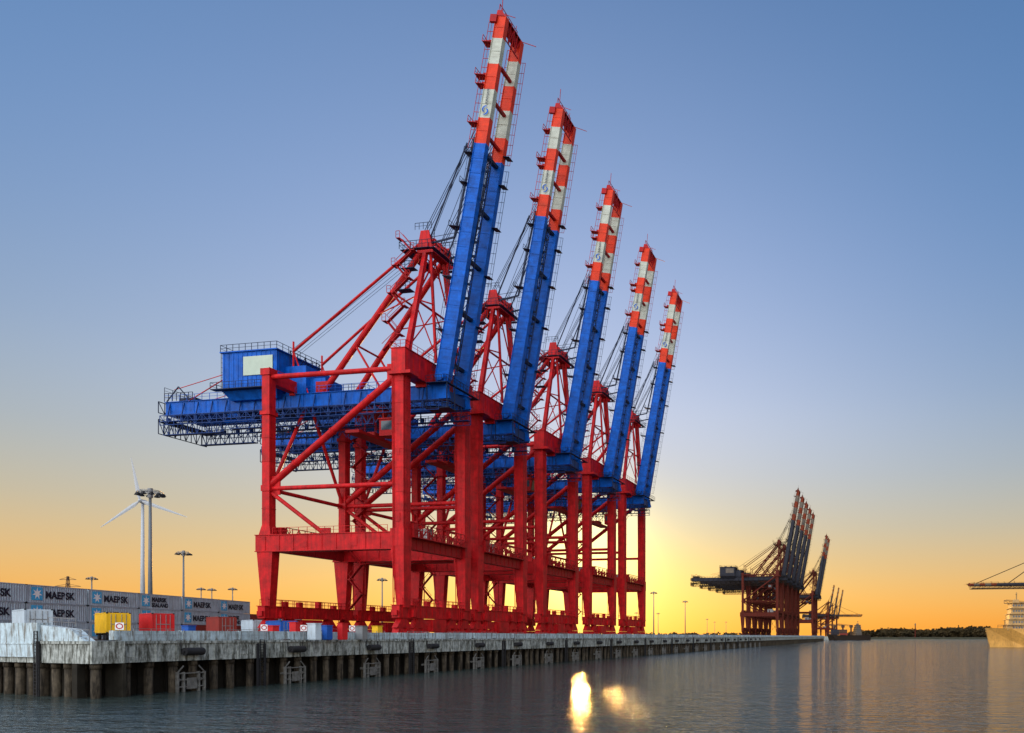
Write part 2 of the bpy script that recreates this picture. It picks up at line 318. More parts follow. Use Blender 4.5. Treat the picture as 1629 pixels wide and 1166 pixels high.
    for s in (-1,1):
        b.beam((0,s*7.6,47.3),(.2,s*2.7,67),.8,.8,.65,.65)
        b.beam((2.2,s*2.9,47.3),(.9,s*2.5,67),.35,.4)
        b.tube((-.1,s*5.2,57.4),(1.6,s*2.8,57.4),.14,6); b.tube((2.1,s*2.9,48.5),(0,s*5.3,56.6),.11,6)
        b.tube((-19.5,s*3.3,43.1),(-.4,s*2.7,67),.48,12); b.tube((-13,s*3.2,51.1),(-8,s*3.2,43.2),.2,6)
        b.box(-20.6,-18.4,s*3.3-.25,s*3.3+.25,43.15,45.2)
        b.tube((-25.2,s*3.4,50.9),(-.8,s*2.7,68.2),.24,8); b.tube((-25.2,s*3.4,43.2),(-25.2,s*3.4,52.6),.16,6); b.tube((-25.2,s*3.4,50.9),(-22.2,s*3.4,43.2),.12,6)
        b.tube((-9,s*3.1,56.2),(-.1,s*5.0,58),.12,6)
        y=s*3.1
        b.hexa([(-1.3,y-.12,66.2),(1.8,y-.12,66.2),(1.8,y+.12,66.2),(-1.3,y+.12,66.2)],[(-.5,y-.12,70.0),(1.0,y-.12,70.0),(1.0,y+.12,70.0),(-.5,y+.12,70.0)])
    b.tube((-.1,-5.2,57.4),(-.1,5.2,57.4),.2,8); b.tube((-13,-3.2,51.3),(-13,3.2,51.3),.2,6); b.tube((-6,-3.1,60),(-6,3.1,60),.2,6)
    b.tube((-.1,-5.2,57.4),(0,0,66.5),.14,6); b.tube((-.1,5.2,57.4),(0,0,66.5),.14,6); b.tube((0,-7.3,48.5),(0,0,57.4),.12,6); b.tube((0,7.3,48.5),(0,0,57.4),.12,6)
    b.box(-.5,1.0,-3.4,3.4,67.0,67.9); b.tube((.3,-3.2,69.2),(.3,3.2,69.2),.18,8)
    for y in (-2.2,-.8,.8,2.2): b.disc((.3,y,69.2),(0,1,0),.7,.2,14)
    b.truss((-1.0,-3.0,64.6),(-1.0,3.0,64.6),(0,0,1),1.8,1.6,.1)
    ap=b.obj('apex_frame',[RED],R)
    b=MB(); b.box(-3.6,-1.6,-4.4,4.4,66.35,66.43); b.box(2.0,2.8,-4.4,4.4,66.35,66.43); b.box(-1.6,2.0,-4.6,-3.8,66.35,66.43); b.box(-1.6,2.0,3.8,4.6,66.35,66.43)
    for (p,q) in (((-3.6,-4.6),(2.8,-4.6)),((-3.6,4.6),(2.8,4.6)),((-3.6,-4.6),(-3.6,4.6)),((2.8,-4.6),(2.8,4.6))): b.rail((p[0],p[1],66.45),(q[0],q[1],66.45),1.2,1.0,.05)
    b.box(-3.2,-.8,-4.8,-3.5,63.0,63.1); b.rail((-3.2,-4.8,63.1),(-.8,-4.8,63.1),1.1,.8,.05); b.box(-3.4,-.9,-5.6,-4.2,59.0,59.1); b.rail((-3.4,-5.6,59.1),(-.9,-5.6,59.1),1.1,.8,.05)
    b.rail((-1.5,-3.3,70.2),(1.6,-3.3,70.2),1.1,.8); b.rail((-1.5,3.3,70.2),(1.6,3.3,70.2),1.1,.8); b.tube((0,0,69.2),(0,0,72.5),.05,4)
    b.obj('service_platform',[NAVY],ap)
    b=MB(); z=47.5; k=0
    while z<66:
        f=(z-47)/20; y=-8.4+f*4.6; xa,xb=(-3.4,-1.0) if k%2==0 else (-1.0,-3.4)
        yb=-8.4+(z+2.6-47)/20*4.6
        b.beam((xa,y-.7,z),(xb,yb-.7,z+2.6),.7,.12); b.tube((xa,y-1.05,z+1),(xb,yb-1.05,z+3.6),.05,4); b.tube((xa,y-.35,z+1),(xb,yb-.35,z+3.6),.05,4)
        b.box(min(xb,xb+(.7 if xb>-2 else -.7)),max(xb,xb+(.7 if xb>-2 else -.7)),yb-1.3,yb,z+2.55,z+2.65)
        b.rail((xb,yb-1.3,z+2.65),(xb+(.7 if xb>-2 else -.7),yb-1.3,z+2.65),1.1,.7)
        z+=2.6;k+=1
    b.obj('staircase',[DRED],R)
    b=MB(); z=17.6;k=0
    while z<42:
        xa,xb=(-G+1.2,-G+4.2) if k%2==0 else (-G+4.2,-G+1.2)
        b.beam((xa,9.9,z),(xb,9.9,z+2.6),.7,.12); b.tube((xa,9.5,z+1),(xb,9.5,z+3.6),.05,4); b.box(min(xb-.5,xb+.5),xb+.5,9.4,10.6,z+2.55,z+2.65)
        z+=2.6;k+=1
    b.obj('staircase',[DRED],R)
    b=MB(); b.box(-15,-8,-2.4,2.4,39.6,40.4); b.box(-14,-9,-1.6,1.6,40.4,41.8)
    for x in (-14,-9.2): b.disc((x,-2.2,40.4),(0,1,0),.5,.4,12); b.disc((x,2.2,40.4),(0,1,0),.5,.4,12)
    b.box(-12.8,-10.2,-6,6,35.2,35.7); b.box(-12.3,-10.7,-1.5,1.5,35.7,36.5)
    for x in (-12.5,-10.5):
        for y in (-1.5,1.5): b.tube((x,y,35.7),(x,y,39.6),.06,4)
    b.obj('trolley',[DRED],R)
    c=MB(); c.hexa([(-7.4,-4.6,34.8),(-4.8,-4.6,34.8),(-4.8,-2.4,34.8),(-7.4,-2.4,34.8)],[(-7.4,-4.6,37.6),(-4.2,-4.6,37.6),(-4.2,-2.4,37.6),(-7.4,-2.4,37.6)]); c.box(-7.6,-4.1,-4.8,-2.2,37.6,37.8); c.box(-7.4,-7.1,-3.8,-3.2,37.8,39.8); c.box(-5.4,-5.1,-3.8,-3.2,37.8,39.8)
    cab=c.obj('operator_cab',[DRED],R)
    c=MB(); c.box(-7.0,-5.0,-4.66,-4.61,35.8,37.3); c.hexa([(-4.7,-4.4,35.1),(-4.66,-4.4,35.1),(-4.66,-2.6,35.1),(-4.7,-2.6,35.1)],[(-4.24,-4.4,37.3),(-4.16,-4.4,37.3),(-4.16,-2.6,37.3),(-4.24,-2.6,37.3)]); c.obj('window',[GLASS],cab)
    # boom, built horizontal about its hinge and rotated up
    LB=61.2; bands=[(-1.2,.652*LB,0),(.652*LB,.722*LB,1),(.722*LB,.80*LB,2),(.80*LB,.87*LB,1),(.87*LB,.94*LB,2),(.94*LB,LB,1)]
    YB=2.65
    def hh(s):
        if s<0: return .9
        return 1.24-.32*s/LB
    ww=lambda s:.46-.10*max(0,s)/LB
    b=MB()
    def sec(s,y,e=0):
        h=hh(s)+e; w=ww(s)+e; return [(s,y-w,-h),(s,y+w,-h),(s,y+w,h),(s,y-w,h)]
    for y in (-YB,YB):
        for a,c2,mi in bands:
            b.mi=mi
            if a<0: b.hexa(sec(a,y),sec(0.001,y)); a=0.001
            b.hexa(sec(a,y),sec(c2,y))
            n=max(1,int((c2-a)/2.6))
            for i in range(1,n+1):
                s=a+i*(c2-a)/(n+1); b.hexa(sec(s-.05,y,.05),sec(s+.05,y,.05))
            for sg in (-1,1):
                A_=[(a,y-ww(a)-.13,sg*hh(a)-.04),(a,y+ww(a)+.13,sg*hh(a)-.04),(a,y+ww(a)+.13,sg*hh(a)+.05),(a,y-ww(a)-.13,sg*hh(a)+.05)]
                B_=[(c2,y-ww(c2)-.13,sg*hh(c2)-.04),(c2,y+ww(c2)+.13,sg*hh(c2)-.04),(c2,y+ww(c2)+.13,sg*hh(c2)+.05),(c2,y-ww(c2)-.13,sg*hh(c2)+.05)]
                b.hexa(A_,B_)
    B=b.obj('boom',[BLU,ORG,WHT],R,(3.4,0,44.6)); B.rotation_euler=(0,-BOOMANG,0)
    b=MB()
    for s in (3,12,21,30,39): b.box(s-.25,s+.25,-2.3,2.3,-.5,.3)
    b.truss((2,-1.8,-.8),(39,-1.8,-.8),(0,0,1),1.2,1.6,.07)
    b.truss((2,-1.8,-1.0),(39,-1.8,-1.0),(0,1,0),1.2,2.0,.07)
    b.rail((1,-3.2,1.25),(39,-3.2,1.05),.8,1.8,.035); b.rail((1,3.3,1.25),(39,3.3,1.05),.8,1.8,.035)
    b.rail((1,3.3,-1.3),(39,3.3,-1.1),.9,1.8,.04,up=(0,0,-1)); b.rail((1,-1.9,-1.3),(39,-1.9,-1.1),.7,1.8,.04,up=(0,0,-1))
    for s,d in ((8,1.2),(17,1.6),(25.5,2.0),(33,1.3),(38,1.4)):
        b.box(s,s+.09,-3.6,-2.1,1.1,1.1+d); b.rail((s,-3.6,1.1+d),(s,-2.1,1.1+d),.9,.8,.04,up=(1,0,0)); b.tube((s,-3.5,1.1+d),(s-1.2,-3.5,1.0),.05,4)
        b.box(s+3,s+3.08,2.2,3.7,-2.2,-1.1)
    for i in range(16): b.box(2+i*2.4,2.4+i*2.4,-2.1,-1.9,-1.7,-1.1)
    b.obj('walkway',[NAVY],B)
    b=MB()
    for s in (42,48,54): b.box(s-.2,s+.2,-2.3,2.3,-.35,.25)
    b.truss((40,-1.9,-.6),(60,-1.9,-.6),(0,0,1),1.1,1.6,.07)
    b.rail((39,-3.1,1.05),(60,-3.1,.9),1.1,1.5,.045); b.rail((39,3.1,1.05),(60,3.1,.9),1.1,1.5,.045); b.rail((40,3.2,-1.1),(58,3.2,-.9),.9,1.8,.04,up=(0,0,-1))
    for s,d in ((43,1.7),(49.5,1.4),(51,1.8),(56.5,1.4)):
        b.box(s,s+.1,-3.6,-2.1,1.0,1.0+d); b.rail((s,-3.6,1.0+d),(s,-2.1,1.0+d),1.1,.7,.05,up=(1,0,0)); b.box(s-.1,s+.7,-3.0,-2.4,1.0,1.6)
    b.obj('walkway',[DRED],B)
    b=MB(); b.box(59.9,61.2,-2.3,2.3,-.5,.4); b.hexa([(61.2,-3.1,-.8),(61.2,3.1,-.8),(61.2,3.1,.9),(61.2,-3.1,.9)],[(62.2,-3.0,.1),(62.2,3.0,.1),(62.2,3.0,.9),(62.2,-3.0,.9)])
    b.truss((62.2,-3.0,.6),(62.2,3.0,.6),(1,0,0),1.0,1.0,.06); b.truss((58.0,-2.2,-.8),(58.0,2.2,-.8),(1,0,0),3.2,1.1,.1)
    b.tube((61,-2.9,0),(65.0,-2.9,.4),.06,4); b.tube((61,2.9,.8),(64.2,2.9,.9),.05,4); b.tube((61.5,3.0,-.6),(60.8,3.0,-3.4),.06,4); b.tube((61.5,-3.0,-.6),(61,-3.0,-2.6),.05,4)
    b.box(60,61.2,-3.4,-2.9,.6,1.8)
    b.obj('tip_frame',[DRED],B)
    S0=.722*LB+.1; YF=-YB-.62
    me=textmesh('EUROGATE',.50,.010); place(me,(1,0,0),(0,0,1),(S0+2.05,YF,-.17)); me.materials.clear(); me.materials.append(INK); mk('lettering',me,B)
    cx,cz=S0+1.02,0
    def arc(r0,r1,a0,a1,w0):
        b=MB(); n=18
        pts=[]
        for i in range(n+1):
            t=i/n; a=math.radians(a0+(a1-a0)*t); rm=r0+(r1-r0)*t; w=w0*math.sin(math.pi*min(1,t*.9+.1))
            pts.append(((cx+math.cos(a)*(rm-w),cz+math.sin(a)*(rm-w)),(cx+math.cos(a)*(rm+w),cz+math.sin(a)*(rm+w))))
        for i in range(n):
            (a1_,b1_),(a2_,b2_)=pts[i],pts[i+1]
            b.add([(a1_[0],YF,a1_[1]),(b1_[0],YF,b1_[1]),(b2_[0],YF,b2_[1]),(a2_[0],YF,a2_[1])],[(0,1,2,3)])
        b.obj('emblem',[BLU],B)
    arc(.76,.22,-20,170,.14); arc(.76,.22,160,350,.14)
    b=MB(); ca,sa=math.cos(BOOMANG),math.sin(BOOMANG)
    bp=lambda s,y,t:(3.4+ca*s-sa*t,y,44.6+sa*s+ca*t)
    for y in (-2.8,-2.4,-1.9,1.9,2.4,2.8): b.tube((-.2,y,69.9),bp(43,y,1.2),.05,4,cap=False)
    for y in (-1.2,1.2): b.tube((.4,y,69.9),bp(50,y,1.2),.045,4,cap=False); b.tube((.4,y,69.9),bp(26,y,1.0),.045,4,cap=False)
    for y in (-1,-.4,.4,1): b.tube((-.3,y,69.9),(-30,y,50.7),.03,4,cap=False)
    for y in (-2.7,2.7):
        b.beam(bp(24,y,2.2),bp(41,y,1.5),.22,.3); b.beam(bp(24,y,2.2),(1.2,y,68),.2,.28); b.beam((.8,y,68.5),bp(40,y,2.7),.15,.2)
    b.obj('hoisting_rope',[NAVY],R)
    return R
GR='ship-to-shore gantry cranes lined up along the quay'
c0=build_crane((-78.6,120.4,DECK))
tag(c0,'tall red and blue gantry crane, boom raised, on the quay','crane',GR)
for Y in (142.9,170.4,197.4,224.0):
    c=dup(c0,(-78.6,Y,DECK),0)
for i,Y in enumerate((540,567,594,621,648,788,815)):
    c=dup(c0,(-78.6,Y,DECK),0); to_silhouette(c); tag(c,'distant silhouetted gantry crane with raised boom on the quay','crane','distant gantry cranes along the harbour')
    for ch in c.children:
        k=ch.name.split('.')[0]
        if k in ('main_girder','catwalk','end_platform','girder_cross_bracing'): ch.scale=(1.25,1,1)
        if k=='machinery_house': ch.location.x=-5
for px,z in ((1322,1560),(1330,1640),(1337,1720)):
    X,Y=W(px-6,z); c=dup(c0,(X,Y,DECK),0); to_silhouette(c); tag(c,'tiny faraway gantry crane with raised boom against the sunset','crane','distant gantry cranes along the harbour')
def lowered(loc,rz):
    c=dup(c0,loc,rz,skip=('hoisting_rope',))
    for ch in c.children:
        if ch.name.startswith('boom'): ch.rotation_euler=(0,0,0); ch.location=(4.8,0,42)
    for y in (-3,3):
        b=MB(); b.tube((.2,y,69),(35,y,43.4),.22,6); b.tube((.2,y,69),(60,y,43.4),.22,6); b.obj('stay_rod',[NAVY],c)
    for y in (-3.8,3.8):
        b=MB(); b.truss((5,y,38.6),(65,y,38.6),(0,0,1),3.0,2.0,.22); b.box(5,64,y-.4,y+.4,38.9,39.3); b.obj('catwalk',[NAVY],c)
    to_silhouette(c)
    tag(c,'gantry crane with boom lowered horizontally over the water','crane','gantry cranes with lowered booms'); return c
X,Y=W(1678,600); lowered((X,Y,DECK),math.pi)
X,Y=W(1318,1500); lowered((X,Y,DECK),0)

# ---------------------------------------------------------------- quay wall
QX=-75.0; Y0=60.0; Y1=880.0
q=empty('quay_wall',(QX,Y0,0),0,'weathered concrete quay wall on rusty steel piles above water','quay wall')
b=MB()
yy=Y0+.3
while yy<Y1:
    L=14.6
    y2=min(yy+L-.06,Y1)
    b.box(-2.5,0,yy-Y0,y2-Y0,3.35,DECK-.25); b.box(-2.5,.14,yy-Y0,y2-Y0,DECK-.25,DECK+.004)
    b.box(0,.05,yy-Y0+.5,yy-Y0+3.5,3.9,5.0)
    for k in range(6): b.box(0,.10,yy-Y0+1.2+k*2.3,yy-Y0+1.32+k*2.3,3.35,DECK-.26)
    yy+=L
b.obj('cap_beam',[CONC],q)
b=MB(); yy=Y0+2.2
while yy<Y1:
    y2=yy+7.15; b.box(-1.0,-.45,yy-Y0,y2-Y0,DECK+.12,DECK+1.08+.04*math.sin(yy)); b.box(-.9,-.5,yy-Y0+.5,y2-Y0-.5,DECK+.004,DECK+.12)
    b.box(-.45,-.38,yy-Y0+.1,yy-Y0+.35,DECK+.15,DECK+1.05)
    yy+=7.3
b.obj('parapet',[CONL],q)
b=MB()
for k in range(24):
    a=4+k*11; b.rail((-.2,a,DECK+.01),(-.2,a+5.5,DECK+.01),1.25,1.8,.035)
o=b.obj('safety_railing',[STEEL],q); o['kind']='stuff'
b=MB(); b.box(-2.6,-2.3,0,Y1-Y0,-3,3.35)
for i in range(400):
    y=i*1.5; b.box(-2.3,-2.0,y,y+.75,-3,3.3)
b.obj('sheet_piling',[WALLD],q)
b=MB(); b.tube((0,0,-3),(0,0,3.35),.40,14); b.tube((0,0,2.8),(0,0,3.34),.47,14); pm=b.mesh('pile',[PILE],True)
n=0; yy=Y0+.8
while n<98:
    o=mk('pile',pm,q,(-.62+random.uniform(-.06,.04),yy-Y0+random.uniform(-.15,.15),random.uniform(-.02,0))); yy+=2.2 if n%2 else 2.8; n+=1
b=MB()
while yy<Y1: b.tube((-.62,yy-Y0,-3),(-.62,yy-Y0,3.35),.43,8); yy+=2.7
o=b.obj('pile_row',[PILE],q); o['kind']='stuff'
ang=math.atan2(3.6,-16.2)
e=empty('quay_end_wall',(QX,Y0,0),ang,'tall white-painted concrete quay end wall with rust stains','quay wall')
b=MB()
for i in range(7):
    x=i*8.2; b.box(x,x+8.14,-2.4,.35,3.35,DECK-.25); b.box(x,x+8.14,-2.4,.48,DECK-.25,DECK+.01)
b.box(-.3,-.01,-2.4,.35,3.35,DECK+.01)
b.obj('cap_beam',[CONC],e)
b=MB(); 
b.hexa([(1.0,-.6,DECK+.02),(8.4,-.6,DECK+.02),(8.4,.33,DECK+.02),(1.0,.33,DECK+.02)],[(3.4,-.6,DECK+1.2),(8.4,-.6,DECK+1.6),(8.4,.33,DECK+1.6),(3.4,.33,DECK+1.2)])
for i in range(6): b.box(8.55+i*8.2,16.6+i*8.2,-.5,.58,3.9,DECK+1.85); b.box(8.8+i*8.2,16.3+i*8.2,.58,.64,5.2,5.35)
b.obj('parapet',[CONL],e)
b=MB(); b.rail((.4,.2,DECK+.01),(3.2,.2,DECK+.01),1.1,1.3,.035); b.rail((3.5,-.2,DECK+1.4),(8.3,-.2,DECK+1.6),.8,1.3,.03); b.obj('safety_railing',[STEEL],e)
b=MB(); b.box(-.3,60,-2.5,-2.2,-3,3.35); b.obj('sheet_piling',[WALLD],e)
for i in range(22): mk('pile',pm,e,(.4+i*2.2,-.3,0))
b=MB(); b.ladder((8.5,.72,-1),(8.5,.72,6.5),(1,0,0),.6,.35,.06); b.box(8.2,8.8,.5,.6,0,5.5); b.obj('ladder',[DARK],e)

def fender(loc):
    R=empty('quay_fender',loc,0,'black rubber roll above a steel fender frame on the quay','fender','fenders along the quay wall')
    b=MB(); b.tube((.5,-1.1,4.35),(.5,1.1,4.35),.42,16); b.tube((.5,-1.25,4.35),(.5,1.25,4.35),.14,8); b.tube((.2,-1.2,4.35),(.16,-1.2,5.3),.05,5); b.tube((.2,1.2,4.35),(.16,1.2,5.3),.05,5)
    b.obj('rubber_roll',[DARK],R)
    b=MB()
    for z in (-.2,.55,1.3,2.0): b.box(.05,.28,-1.65,1.65,z-.06,z+.06)
    for y in (-1.6,-.9,.9,1.6): b.box(.0,.33,y-.07,y+.07,-.6,2.15)
    b.box(.28,.34,-.6,.6,.3,1.5); b.tube((-.7,-1.3,1.3),(.1,-1.3,1.3),.18,8); b.tube((-.7,1.3,1.3),(.1,1.3,1.3),.18,8); b.tube((-.7,0,.5),(.2,0,.5),.3,10)
    b.beam((.2,-1.6,2.1),(.2,-.9,2.8),.1,.1); b.beam((.2,1.6,2.1),(.2,.9,2.8),.1,.1)
    b.obj('steel_frame',[FRM],R); return R
f0=fender((QX,70,0))
for i in range(1,26): dup(f0,(QX,70+14.6*i,0),0)
def ladder_o(loc):
    R=empty('quay_ladder',loc,0,'narrow dark steel ladder down the quay wall into water','ladder','ladders on the quay wall')
    b=MB(); b.ladder((.25,0,-1),(.25,0,5.6),(0,1,0),.6,.32,.055); b.obj('rungs',[DARK],R)
    b=MB(); b.box(-.0,.2,-.62,-.4,-1,5.1); b.box(-.0,.2,.4,.62,-1,5.1); b.obj('guard_post',[DARK],R); return R
l0=ladder_o((QX,79.4,0))
for i in range(1,12): dup(l0,(QX,79.4+29.2*i,0),0)
b=MB(); b.tube((0,0,0),(0,0,.5),.3,12,.22); b.tube((0,0,.5),(0,0,.7),.42,12); b.box(-.45,.45,-.45,.45,-.0,.08)
bm=b.mesh('bollard',[DARK])
for i in range(14):
    o=mk('bollard',bm,None,(QX-1.7,66+i*14.6,DECK+.006)); tag(o,'squat black cast-iron mooring bollard on the quay edge','bollard','mooring bollards on the quay')
b=MB()
for x in (-78.6,-78.6-G): b.box(x-.08,x+.08,61,876,DECK+.004,DECK+.09)
o=b.obj('crane_rail',[STEEL]); tag(o,kind='structure')

# ---------------------------------------------------------------- ground + water
def sheet(name,pts,z,mat,kind='structure'):
    me=bpy.data.meshes.new(name); me.from_pydata([(x,y,z) for x,y in pts],[],[tuple(range(len(pts)))]); me.materials.append(mat)
    o=mk(name,me); o['kind']=kind; return o
sheet('ground',[(-77.4,62.6),(-77.4,880),(-150,880),(-150,1300),(-90,1300),(-60,2600),(-7000,2600),(-7000,1700),(-130,75.0)],DECK,ASPH)
b=MB(); b.hexa([(-150.2,880,-2),(-77.4,880,-2),(-77.4,880.5,-2),(-150.2,880.5,-2)],[(-150.2,880,5.45),(-77.4,880,5.45),(-77.4,880.5,5.45),(-150.2,880.5,5.45)])
b.box(-150.3,-149.7,880.6,1300,-2,5.45); b.box(-150,-89.6,1299.5,1300.1,-2,5.45); b.hexa([(-90,1300,-2),(-84,1300,-2),(-54,2600,-2),(-60,2600,-2)],[(-90,1300,5.45),(-86,1300,4.9),(-56,2600,4.9),(-60,2600,5.45)])
o=b.obj('far_quay_face',[CONC]); o['kind']='structure'
def watermat():
    m=bpy.data.materials.new('harbour_water'); m.use_nodes=True; nt=m.node_tree; L=nt.links.new; p=nt.nodes['Principled BSDF']
    p.inputs['Base Color'].default_value=(.030,.044,.040,1); p.inputs['Roughness'].default_value=.06; p.inputs['IOR'].default_value=1.36
    tc=nd(nt,'ShaderNodeTexCoord'); hs=[]
    for sc_,rot,st,amp in ((.09,12,(.5,1,1),.35),(.38,-8,(.45,1,1),.62),(1.1,10,(.4,1,1),.50),(3.4,-16,(.45,1,1),.20)):
        mp=nd(nt,'ShaderNodeMapping'); mp.inputs['Rotation'].default_value=(0,0,math.radians(rot)); mp.inputs['Scale'].default_value=st
        n=nd(nt,'ShaderNodeTexNoise'); n.inputs['Scale'].default_value=sc_; n.inputs['Detail'].default_value=2.5; n.inputs['Distortion'].default_value=.8
        L(tc.outputs['Object'],mp.inputs[0]); L(mp.outputs[0],n.inputs['Vector'])
        mu=nd(nt,'ShaderNodeMath',operation='MULTIPLY'); mu.inputs[1].default_value=amp; L(n.outputs['Fac'],mu.inputs[0]); hs.append(mu.outputs[0])
    acc=hs[0]
    for h in hs[1:]:
        a=nd(nt,'ShaderNodeMath',operation='ADD'); L(acc,a.inputs[0]); L(h,a.inputs[1]); acc=a.outputs[0]
    bp=nd(nt,'ShaderNodeBump'); bp.inputs['Strength'].default_value=1.0; bp.inputs['Distance'].default_value=.72
    L(acc,bp.inputs['Height']); L(bp.outputs[0],p.inputs['Normal'])
    return m
sheet('water',[(-9000,-400),(9000,-400),(9000,14000),(-9000,14000)],0,watermat())

# ---------------------------------------------------------------- containers
def container(mat,L=12.19,H=2.9,logo=None,sub=None,marks=False):
    R=empty('shipping_container',(0,0,0))
    Wd=2.44; b=MB(); x=Wd/2; y=L/2
    for sx in (-1,1):
        X0=sx*(x-.02); X1=sx*(x-.075); per=.46; n=int((L-.4)/per); s0=-n*per/2; P=[(X0,-y+.12)]
        for i in range(n):
            a=s0+i*per; P+=[(X0,a+.02),(X1,a+.09),(X1,a+.27),(X0,a+.34)]
        P.append((X0,y-.12))
        vs=[]; 
        for (px_,py_) in P: vs+=[(px_,py_,.16),(px_,py_,H-.14)]
        b.add(vs,[(2*i,2*i+2,2*i+3,2*i+1) for i in range(len(P)-1)])
        b.box(min(sx*x,sx*(x-.1)),max(sx*x,sx*(x-.1)),-y,y,0,.16); b.box(min(sx*x,sx*(x-.1)),max(sx*x,sx*(x-.1)),-y,y,H-.14,H)
        for sy in (-1,1): b.box(min(sx*x,sx*(x-.14)),max(sx*x,sx*(x-.14)),min(sy*y,sy*(y-.14)),max(sy*y,sy*(y-.14)),.161,H-.141)
    b.box(-x+.1,x-.1,-y+.05,y-.05,H-.1,H-.03); b.box(-x+.14,x-.14,-y+.04,-y+.1,.05,H-.1); b.box(-x+.14,x-.14,y-.1,y-.04,.05,H-.1)
    b.obj('body',[mat],R)
    b=MB()
    for xx in (-.75,-.3,.3,.75): b.tube((xx,-y+.0,.2),(xx,-y+.0,H-.2),.03,5)
    b.box(-.8,.8,-y-.03,-y+.03,1.1,1.17)
    b.obj('door_lock_bar',[STEEL],R)
    b=MB()
    for sx in (-1,1):
        for sy in (-1,1):
            for z in (0,H-.13): b.box(sx*x-.09+sx*-.08,sx*x+.09-sx*.08,sy*y-.09-sy*.08,sy*y+.09-sy*.08,z-.004,z+.134)
    b.obj('corner_casting',[DARK],R)
    if marks:
        for k in (-2.2,-.7,.8,2.2):
            b=MB(); b.box(x-.03,x+.01,k-.4,k+.4,1.1,2.0); b.obj('window',[GLASS],R)
    if logo:
        me=textmesh(logo,1.6 if not sub else 1.15,.06); place(me,(0,1,0),(0,0,1),(x+.012,-2.6,.85 if not sub else 1.45)); me.materials.clear(); me.materials.append(INK); mk('lettering',me,R)
        if sub:
            me=textmesh(sub,1.1,.05); place(me,(0,1,0),(0,0,1),(x+.012,-2.6,.4)); me.materials.clear(); me.materials.append(INK); mk('lettering',me,R)
        b=MB(); b.box(x-.03,x+.006,-5.2,-3.1,.45,2.55); em=b.obj('emblem',[LBLU],R)
        b=MB(); vs=[(x+.018,-4.15,1.5)]
        for i in range(14):
            r=.98 if i%2==0 else .42; a=math.pi/2+i*math.pi/7; vs.append((x+.018,-4.15+math.cos(a)*r,1.5+math.sin(a)*r))
        b.add(vs,[(0,i+1,(i+1)%14+1) for i in range(14)]); b.obj('star',[WLET],em)
    return R
proto={}
def setc(key,loc,rz,label,group=None,**k):
    if key not in proto:
        r=container(**k); proto[key]=r; r.location=loc; r.rotation_euler=(0,0,rz)
    else: r=dup(proto[key],loc,rz)
    tag(r,label,'shipping container',group); return r
A=Vector((-135,97.6)); D=Vector((-15.5,56)).normalized(); rz=math.atan2(-D.x,D.y)
NX=Vector((D.y,-D.x))
gc='stacked shipping containers in the yard'
LG='grey shipping container with star emblem and large lettering, stacked'
for k in range(-2,9):
    for lv in range(3):
        if k>=5 and lv==2: continue
        if k>=7 and lv==1: continue
        if lv==2 and k<-1: continue
        jx=random.uniform(-.12,.12)
        p=A+D*(12.45*(k+.5)+jx)-NX*(1.2+random.uniform(0,.12))
        z=DECK+.02+lv*2.93
        if (k,lv) in ((4,0),(5,1),(3,0),(7,0)): setc('brn',(p.x,p.y,z),rz,'rust-brown corrugated steel shipping container in a stack',gc,mat=CBRN)
        elif (k,lv) in ((2,2),(4,1)): setc('ms',(p.x,p.y,z),rz,'grey shipping container with two lines of lettering, stacked',gc,mat=CGREY,logo='MAERSK',sub='SEALAND')
        else: setc('m',(p.x,p.y,z),rz,LG,gc,mat=CGREY,logo='MAERSK')
for k in range(-3,0):
    for lv in range(3):
        p=A+D*(12.45*(k+.5))-NX*4.2
        if lv==1: setc('blu',(p.x,p.y,DECK+.02+lv*2.93),rz,'blue shipping container in a stack',gc,mat=CBLU)
        else: setc('m',(p.x,p.y,DECK+.02+lv*2.93),rz,LG,gc)
rq=math.radians(62)
def ctrailer(key,px,z,label,mat,L=6.06,rot=rq,base=.75,H=2.6,marks=False):
    X,Y=W(px,z); r=setc(key,(X,Y,DECK+base),rot,label,None,mat=mat,L=L,H=H,marks=marks)
    if base>.3:
        t=empty('trailer',(X,Y,DECK+.006),rot,'low steel terminal trailer carrying a shipping container','trailer','terminal trailers')
        b=MB(); b.box(-.5,-.3,-L/2,L/2,base-.3,base-.006); b.box(.3,.5,-L/2,L/2,base-.3,base-.006)
        for y in (-L/2+.1,0,L/2-.3): b.box(-1.1,1.1,y,y+.2,base-.28,base-.01)
        b.obj('chassis',[DARK],t); wb=MB(); wb.disc((0,0,.36),(1,0,0),.36,.28,14); wm=wb.mesh('wheel',[DARK])
        for y in (-L*.3,-L*.15,L*.3):
            for x in (-.95,.95): mk('wheel',wm,t,(x,y,0))
ctrailer('y20',179,98,'bright yellow twenty-foot container on a trailer on the quay',CYEL,base=.9)
ctrailer('r20',249,102,'bright red twenty-foot container on a trailer on the quay',CRED,base=.95)
ctrailer('w20',51,90,'white steel office container with small windows beside the wall',CWHT,rot=rq,base=1.35,L=8.0,H=2.3,marks=True)
ctrailer('br20',352,122,'dark red-brown container standing behind the quay parapet',CBRN,base=1.0)
ctrailer('w20b',405,140,'pale grey container standing behind the quay parapet',CWHT,base=.9)
ctrailer('b20',448,118,'blue container standing behind the quay parapet',CBLU,base=.3)

